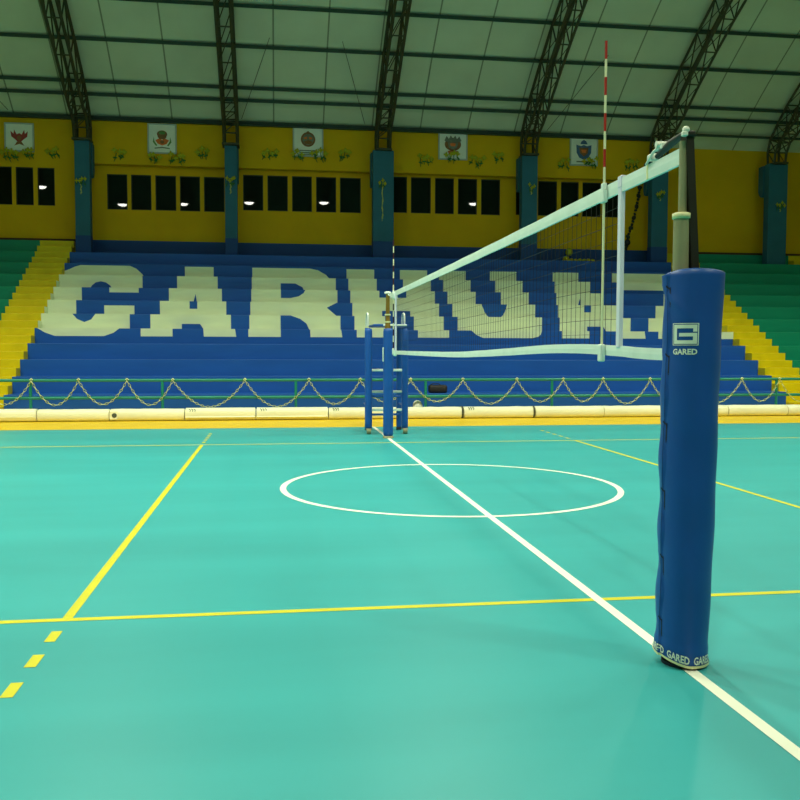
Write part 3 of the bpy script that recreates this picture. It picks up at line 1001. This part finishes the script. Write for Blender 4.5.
def ribbon(ys, zf, half, th, wob=0.0):
    """upright folded tape along y with thickness th in x"""
    mb = MB()
    o = len(mb.v)
    for i, y in enumerate(ys):
        zc = zf(y)
        dx = wob*math.sin(i*1.3)
        for sx, sz in ((-1, -1), (-1.3, 0), (-1, 1), (1, 1), (1.3, 0), (1, -1)):
            mb.v.append((NETX+dx+sx*th, y, zc+sz*half))
    for i in range(len(ys)-1):
        for q in range(6):
            mb.f.append((o+i*6+q, o+i*6+(q+1) % 6, o+(i+1)*6+(q+1) % 6, o+(i+1)*6+q)); mb.mi.append(0); mb.sm.append(False)
    mb.f.append(tuple(o+q for q in range(6))); mb.mi.append(0); mb.sm.append(False)
    mb.f.append(tuple(o+(len(ys)-1)*6+q for q in range(6))[::-1]); mb.mi.append(0); mb.sm.append(False)
    return mb


ribbon([3.93+(14.42-3.93)*i/50 for i in range(51)], lambda y: top_z(y)-.037, .0375, .007, .002).build('top_tape', ['net_tape'], net, no)
ribbon([p.y for p in BOT], lambda y: bot_z(y)-.029, .029, .006, .004).build('bottom_tape', ['net_tape'], net, no)
for y in (NY0, NY1):
    hb = .024 if y < 8 else .04
    mb = MB()
    z0, z1 = bot_z(y)-.01, top_z(y)-.02
    mb.rbox(NETX-.012, NETX+.012, y-hb, y+hb, z0, z1, .004, 1)
    if y < 8:
        mb.rbox(NETX-.014, NETX+.014, y-hb-.004, y+hb+.004, z1-.03, z1+.035, .004, 1)
    mb.build('side_band', ['band_white'], net, no)
ms = MB()


def thread(p, q, t, mi=0):
    """square thread between two points of the net plane"""
    p, q = Vector(p), Vector(q)
    d = (q-p).normalized()
    n_ = Vector((0, -d.z, d.y))*t
    xx = Vector((t, 0, 0))
    o = len(ms.v)
    for c in (p, q):
        for s in (n_+xx, n_-xx, -n_-xx, -n_+xx): ms.v.append(tuple(c+s))
    for k in range(4):
        ms.f.append((o+k, o+(k+1) % 4, o+4+(k+1) % 4, o+4+k)); ms.mi.append(mi); ms.sm.append(False)


CELL = .085
TH = .00105
nv = int((NY1-NY0)/CELL)
for i in range(nv+1):
    y = NY0+i*CELL+.04
    if y > NY1: break
    thread((NETX, y, bot_z(y)-.02), (NETX, y, top_z(y)-.05), TH)
for j in range(1, 10):
    for i in range(0, nv+1, 3):
        y, y2 = NY0+i*CELL, min(NY0+(i+3)*CELL, NY1)
        f_ = j/10
        za = bot_z(y)-.03+(top_z(y)-bot_z(y)-.03)*f_
        zb_ = bot_z(y2)-.03+(top_z(y2)-bot_z(y2)-.03)*f_
        thread((NETX, y, za), (NETX, y2, zb_), TH*(1.15 if j % 2 == 0 else .8))
ms.build('mesh', ['net_black'], net, no)
# tensioner and cable at the near end
MB().tube([(NETX-.004, 4.20, 2.418), (NETX-.003, 4.05, 2.447), (1.855, 3.87, 2.452)], [.012, .02, .012], 8).build('tension_strap', ['strap_black'], net, no)
rt_ = MB()
for yy, zz, l in ((4.26, 2.425, .05), (4.17, 2.452, .045), (4.12, 2.45, .03)):
    rt_.rbox(NETX-.02, NETX+.02, yy-l/2, yy+l/2, zz-.014, zz+.018, .005, 1)
rt_.tube([(NETX-.028, 4.16, 2.468), (NETX+.028, 4.16, 2.468)], .016, 8)
rt_.tube([(NETX-.016, 4.30, 2.40), (NETX-.018, 4.22, 2.44), (NETX-.016, 4.12, 2.465)], .007, 6)
rt_.tube([(NETX+.016, 4.30, 2.40), (NETX+.018, 4.20, 2.44), (NETX+.016, 4.1, 2.44)], .007, 6)
rt_.build('ratchet_buckle', ['plastic_white'], net, no)['label'] = 'silver ratchet buckle'
MB().tube([(NETX, 3.94, 2.385), (NETX, 3.905, 2.38), (NETX, 3.905, 2.345), (NETX, 3.94, 2.33)], .007, 6).build('end_loop', ['steel_grey'], net, no)
MB().rbox(NETX-.0095, NETX+.0095, 4.295, 4.315, 2.325, 2.402, .002, 1).build('stitch_patch', ['cream'], net, no)
MB().tube([(NETX, 14.40, TOPZ-.04), (NETX-.01, 14.60, TOPZ-.01)], .012, 6).build('tail_rope', ['net_tape'], net, no)
MB().rbox(NETX-.03, NETX+.03, 13.76, 13.98, 2.27, 2.385, .02, 2).build('corner_patch', ['net_tape'], net, no)
MB().rbox(NETX-.02, NETX+.02, 13.74, 13.92, 1.375, 1.47, .02, 2).build('lower_corner_patch', ['net_tape'], net, no)


def antenna(y, z0, z1, mats, label, r_, striped_below):
    ox = (NETX-.02, y, z0)
    a = thing('net_antenna', label, 'antenna', ox, 'net antennas')
    xa = NETX-.022
    nb = int(round((z1-z0)/.1))
    MB().tube([(xa, y, z0), (xa, y, z1)], r_*.92, 10).build('rod', [mats[0]], a, ox)
    for k in range(0, nb, 2):
        za, zb_ = z1-(k+1)*.1, z1-k*.1
        if zb_ < TOPZ-.01 and not striped_below: continue
        MB().tube([(xa, y, za), (xa, y, zb_)], r_, 10).build('band', [mats[1]], a, ox)['label'] = 'dark band' if striped_below else 'red band'
    MB().rbox(xa-.016, xa+.012, y-.03, y+.03, TOPZ-.10, TOPZ-.03, .005, 1).rbox(xa-.012, xa+.01, y-.022, y+.022, TOPZ-.03, TOPZ+.01, .004, 1).build('clip', ['net_tape'], a, ox)
    MB().rbox(xa-.016, xa+.012, y-.028, y+.028, z0-.0, z0+.10, .006, 1).build('pocket', ['net_tape'], a, ox)


antenna(4.86, 1.40, 3.2, ('antenna_white', 'antenna_red'), 'red and white striped antenna standing on the net near the big blue pad', .0075, False)
antenna(13.87, 1.40, 3.2, ('antenna_white', 'antenna_maroon'), 'thin dark and white striped antenna at the far end of the net', .010, True)

# ------------------------------------------------------------------ near post with its padded sleeve
PX, PY = 1.850, 3.87
post = thing('net_post', 'near net post: grey steel tube and dark rail rising out of the big blue pad', 'net post', (PX, PY, 0), 'net posts')
po = (PX, PY, 0)
MB().lathe([(.036, .01), (.036, 2.075)], 1.848, PY, 20).build('lower_tube', ['steel_grey'], post, po)
MB().lathe([(.034, 2.063), (.042, 2.066), (.042, 2.088), (.034, 2.092)], 1.848, PY, 20).build('collar', ['cream'], post, po)['label'] = 'cream collar ring'
MB().lathe([(.019, 2.085), (.019, 2.415)], 1.851, PY, 16).build('upper_tube', ['steel_grey'], post, po)
rail = MB()
for (xa, xb, z) in ((0, 0, 0),):
    o = len(rail.v)
    for z_, x0_, x1_ in ((.02, 1.89, 1.93), (1.84, 1.887, 1.924), (2.44, 1.850, 1.885)):
        rail.v += [(x0_, PY-.03, z_), (x1_, PY-.03, z_), (x1_, PY+.03, z_), (x0_, PY+.03, z_)]
    for i in range(2):
        for q in range(4):
            rail.f.append((o+i*4+q, o+i*4+(q+1) % 4, o+(i+1)*4+(q+1) % 4, o+(i+1)*4+q)); rail.mi.append(0); rail.sm.append(False)
    rail.f.append((o+3, o+2, o+1, o)); rail.mi.append(0); rail.sm.append(False)
    rail.f.append((o+8, o+9, o+10, o+11)); rail.mi.append(0); rail.sm.append(False)
rail.build('winch_rail', ['steel_dark'], post, po)['label'] = 'dark sliding rail'
MB().ell((1.846, PY-.03, 2.46), (.017, .017, .017), 12, 8).rbox(1.826, 1.852, PY-.045, PY-.02, 2.43, 2.452, .004, 1).build('pulley', ['plastic_white'], post, po)['label'] = 'white pulley knob'
MB().rbox(1.850, 1.893, PY-.04, PY+.04, 2.43, 2.458, .008, 2).build('cap', ['steel_dark'], post, po)

CX, CY, PR, LEAN = 1.888, 3.86, .124, .026
pad = thing('post_pad', 'big blue padded sleeve standing around the near net post', 'post pad', (CX, CY, 0), 'padded net post sleeves')
pdo = (CX, CY, 0)
VIEW = math.atan2(-CY, -CX)            # direction from the pad to the court side it faces


def pad_r(th, z):
    """radius of the padded sleeve: overlap flap, wrinkles and a flared top corner"""
    d = (th-VIEW+PI) % (2*PI)-PI       # 0 = facing the near court, negative = its left
    r = PR-.009*(1-z/1.0) if z < 1 else PR+.003*(z-1)/.84
    tabs = (.17, .48, .79, 1.10, 1.41, 1.72)
    near = min(abs(z-t) for t in tabs)
    seam = -1.0-.05*math.cos(2*PI*(z-.17)/.31)
    if d < seam:
        r += .007
        r += .004*math.cos(2*PI*(z-.17)/.31+PI)
    # small folds that run down from the tabs
    if d < .2:
        for t in tabs:
            u = (z-(t-.02)-.10*(-.9-d)*1.0)
            r += .0035*math.exp(-(u/.02)**2)*max(0, min(1, (.2-d)/.9))*(1.6 if t > 1.6 else .6)
    r += .0022*math.sin(3*d+z*5)+.0016*math.sin(z*17+d*2)
    top = max(0, (z-1.70)/.14)
    r += .018*top*math.exp(-((d+1.35)/.45)**2)
    r += .004*top*math.exp(-((d-1.2)/.4)**2)
    r -= .006*max(0, (z-1.815)/.025)
    if z < .09: r += .003
    return r


def lift_z(d, z):
    """the sleeve hem rides up on the left side"""
    return .05*max(0, 1-z/.6)**2*max(0, min(1, (.25-d)/1.6))


mb = MB()
NT, NZ = 120, 96
zs = [.012+(1.820-.012)*i/NZ for i in range(NZ+1)]
o = 0
for i, z in enumerate(zs):
    for k in range(NT):
        th = 2*PI*k/NT
        r = pad_r(th, z)
        lean = LEAN*(z/1.84)
        d = (th-VIEW+PI) % (2*PI)-PI
        zz = z+lift_z(d, z)
        if i == NZ:
            d = (th-VIEW+PI) % (2*PI)-PI
            zz += .006*math.cos(d*1.5)-.012*math.exp(-((d+1.35)/.4)**2)
        mb.v.append((CX+lean+r*math.cos(th), CY+r*math.sin(th), zz))
for i in range(NZ):
    for k in range(NT):
        mb.f.append((i*NT+k, i*NT+(k+1) % NT, (i+1)*NT+(k+1) % NT, (i+1)*NT+k)); mb.mi.append(0); mb.sm.append(True)
# rolled top rim down to the foam ring
b0 = NZ*NT
for (rs, dz) in ((.90, .006), (.60, .004)):
    for k in range(NT):
        x, y, z = mb.v[NZ*NT+k]
        mb.v.append((CX+LEAN+(x-CX-LEAN)*rs, CY+(y-CY)*rs, z+dz))
for i in range(2):
    for k in range(NT):
        a_, c_ = b0+i*NT, b0+(i+1)*NT
        mb.f.append((a_+k, a_+(k+1) % NT, c_+(k+1) % NT, c_+k)); mb.mi.append(0); mb.sm.append(True)
mb.build('sleeve', ['pad_blue'], pad, pdo)


def on_pad(d, z, lift=.002):
    th = VIEW+d
    r = pad_r(th, z)+lift
    return (CX+LEAN*(z/1.84)+r*math.cos(th), CY+r*math.sin(th), z+lift_z((th-VIEW+PI) % (2*PI)-PI, z))


# dark tab slots down the seam
for t in (.17, .48, .79, 1.10, 1.41, 1.72):
    s_ = MB()
    for dz0, dz1, w_ in ((-.05, .03, .035), (-.06, -.045, .02)):
        d0 = -.93
        s_.face([on_pad(d0-w_, t+dz0), on_pad(d0+w_, t+dz0), on_pad(d0+w_*.6, t+dz1), on_pad(d0-w_*1.2, t+dz1)])
    # short dark gap that runs from the slot to the flap edge
    s_.face([on_pad(-1.12, t+.032, .003), on_pad(-.93, t+.018, .003), on_pad(-.93, t+.026, .003), on_pad(-1.12, t+.042, .003)])
    s_.build('closure_slot', ['pad_dark'], pad, pdo)['label'] = 'dark closure slot'
# seam line of the flap
s_ = MB()
pts = [on_pad(-1.02-.05*math.cos(2*PI*(z-.17)/.31), z, .001) for z in [.05+1.75*i/80 for i in range(81)]]
s_.tube(pts, .0008, 4)
s_.build('flap_seam', ['pad_dark'], pad, pdo)


def wrap_poly(mb, poly, d0, z0, lift=.0025, mi=0):
    """flat outline (metres, x right, y up) bent round the pad; cut into narrow strips so that it follows the curve"""
    bm = bmesh.new()
    vs = [bm.verts.new((x, y, 0)) for x, y in poly]
    bm.faces.new(vs)
    xs = [p[0] for p in poly]
    x = min(xs)+.012
    while x < max(xs):
        bmesh.ops.bisect_plane(bm, geom=bm.verts[:]+bm.edges[:]+bm.faces[:], plane_co=(x, 0, 0), plane_no=(1, 0, 0))
        x += .012
    bm.verts.index_update()
    for f in bm.faces:
        mb.face([on_pad(d0+v.co.x/PR, z0+v.co.y, lift) for v in f.verts], mi)
    bm.free()


# emblem: outlined square with a squared spiral
lg = MB()
LW, LHt = .118, .100
D0, Z0 = -.76, 1.486


def rect(x0, x1, y0, y1): return [(x0, y0), (x1, y0), (x1, y1), (x0, y1)]


e = .004
for rc in (rect(0, LW, 0, e*.8), rect(0, LW, LHt-e*.8, LHt), rect(0, e, 0, LHt), rect(LW-e, LW, 0, LHt)):
    wrap_poly(lg, rc, D0, Z0)
t = .0165
i0 = .007
for rc in (rect(i0, LW-i0, LHt-i0-t, LHt-i0), rect(LW-i0-t, LW-i0, LHt-i0-t*1.9, LHt-i0-t), rect(i0, i0+t, i0, LHt-i0-t),
           rect(i0+t, LW-i0, i0, i0+t), rect(LW-i0-t, LW-i0, i0+t, .056), rect(.034, LW-i0-t, .040, .056)):
    wrap_poly(lg, rc, D0, Z0)
lg.build('emblem', ['print_white'], pad, pdo)['label'] = 'white square spiral emblem'


def text_shape(txt, size, bold=.0):
    cu = bpy.data.curves.new('txt', 'FONT')
    cu.body = txt
    cu.size = size
    cu.offset = bold
    cu.resolution_u = 2
    ob = bpy.data.objects.new('txt', cu)
    COL.objects.link(ob)
    dg = bpy.context.evaluated_depsgraph_get()
    me = bpy.data.meshes.new_from_object(ob.evaluated_get(dg))
    tris = [[tuple(me.vertices[i].co[:2]) for i in p.vertices] for p in me.polygons]
    wd = max(v.co.x for v in me.vertices)
    bpy.data.objects.remove(ob)
    bpy.data.curves.remove(cu)
    bpy.data.meshes.remove(me)
    return tris, wd


def wrap_text(txt, height, width, d0, z0, bold, mats, name, lift=.0025):
    tris, wd = text_shape(txt, height/.72, bold)
    mb = MB()
    sx = width/wd
    for tr in tris:
        mb.face([on_pad(d0+x*sx/PR, z0+y, lift) for x, y in tr])
    o = mb.build(name, mats, pad, pdo)
    return o


wrap_text('GARED', .025, .112, D0+.02, 1.446, .0012, ['print_white'], 'lettering')['label'] = 'white lettering under the emblem'
for q in (-1.62, -.60, .42):
    wrap_text('GARED', .036, .108, q, .030, .0014, ['print_white'], 'foot_lettering', .004)['label'] = 'white lettering round the foot'
bd = MB()
for k in range(NT):
    t0, t1 = 2*PI*k/NT-VIEW, 2*PI*(k+1)/NT-VIEW
    bd.face([on_pad(t0, .012, .0045), on_pad(t1, .012, .0045), on_pad(t1, .024, .0045), on_pad(t0, .024, .0045)], 0, True)
bd.build('foot_trim', ['cream'], pad, pdo)['label'] = 'pale trim at the foot'
MB().lathe([(PR-.03, .0), (PR-.03, .014)], CX, CY, 40).build('foot_ring', ['pad_dark'], pad, pdo)

# ------------------------------------------------------------------ far post, its pad and the referee stand
FX, FYp = 1.875, 14.67
fp_ = thing('net_post', 'far net post: bronze tube with pale rings above a slim blue pad', 'net post', (FX, FYp, 0), 'net posts')
fo = (FX, FYp, 0)
MB().lathe([(.05, .005), (.05, 1.86), (.042, 1.90), (.036, 2.05), (.03, 2.42)], FX-.01, FYp, 16).build('tube', ['post_bronze'], fp_, fo)
for z in (1.93, 2.05):
    MB().lathe([(.05, z), (.052, z+.01), (.05, z+.024)], FX-.01, FYp, 16).build('ring', ['cream'], fp_, fo)['label'] = 'pale ring'
MB().lathe([(.055, 2.41), (.055, 2.44), (.02, 2.45)], FX-.01, FYp, 16).build('cap', ['net_tape'], fp_, fo)
pd = thing('post_pad', 'slim blue padded sleeve around the far net post', 'post pad', (FX, FYp, 0), 'padded net post sleeves')
MB().lathe([(.07, .045), (.082, .05), (.086, .12), (.084, .9), (.088, 1.2), (.085, 1.78), (.078, 1.83), (.055, 1.835)], FX, FYp, 24).build('sleeve', ['pad_far'], pd, fo)
MB().lathe([(.09, .0), (.09, .03), (.06, .045)], FX, FYp, 20).build('foot_ring', ['steel_grey'], pd, fo)
MB().rbox(FX-.10, FX-.08, FYp-.05, FYp-.01, 1.28, 1.52, .006, 1).build('closure_tab', ['net_tape'], pd, fo)['label'] = 'pale closure tab'

RX0, RX1, RYf, RYb = 1.625, 2.272, 15.45, 16.2
rs = thing('referee_stand', 'blue padded referee stand with white rungs behind the far net post', 'referee stand', (1.96, 15.8, 0))
ro = (1.96, 15.8, 0)
for x, rr2 in ((RX0, .066), (RX1, .058)):
    MB().lathe([(rr2*.7, .085), (rr2*.96, .09), (rr2, .2), (rr2*.98, 1.0), (rr2, 1.80), (rr2*.85, 1.85), (.02, 1.855)], x, RYf, 20).build('padded_leg', ['pad_far'], rs, ro)
    MB().tube([(x+(.06 if x < 2 else 0), RYb, .06), (x+(.06 if x < 2 else 0), RYb-.02, 1.88)], .05, 12).build('rear_leg', ['pad_far'], rs, ro)
    wl = MB()
    wl.tube([(x-.035, RYf-.06, .05), (x+.035, RYf-.06, .05)], .05, 14)
    wl.rbox(x-.05, x+.05, RYf-.09, RYf+.05, .075, .10, .006, 1)
    wl.build('castor', ['steel_grey'], rs, ro)['label'] = 'grey castor'
    MB().lathe([(.05, 0), (.05, .05), (.03, .07)], x+(.06 if x < 2 else 0), RYb, 12).build('rubber_foot', ['pad_dark'], rs, ro)
    MB().tube([(x, RYf, .5), (x, RYb-.02, .5)], .02, 8).build('side_bar', ['pad_far'], rs, ro)
    hy = RYf+.08
    MB().tube(catmull([(x, hy, 1.9), (x, hy, 2.06), (x-.0, hy+.06, 2.12), (x, hy+.25, 2.10), (x, hy+.32, 1.9)], 5), .016, 8).build('hand_grip', ['rung_white'], rs, ro)['label'] = 'white hand grip'
for z, tb in ((1.12, 0), (.74, 1), (.42, 0)):
    MB().rbox(RX0+.055, RX1-.05, RYf-.03, RYf+.05, z-.02, z+.025, .01, 1).build('rung', ['rung_white' if not tb else 'frame_silver'], rs, ro)['label'] = 'white rung'
for z in (.66, .34):
    MB().tube([(RX0+.05, RYf+.02, z), (RX1-.05, RYf+.02, z)], .02, 8).build('cross_bar', ['pad_far'], rs, ro)
MB().rbox(RX0+.085, RX1+.05, RYf-.06, RYb+.02, 1.888, 1.93, .012, 2).build('platform', ['pad_far'], rs, ro)
MB().rbox(FX+.0, RX1+.02, RYf-.085, RYf-.062, 1.895, 1.925, .006, 1).build('platform_edge', ['rung_white'], rs, ro)['label'] = 'white platform edging'
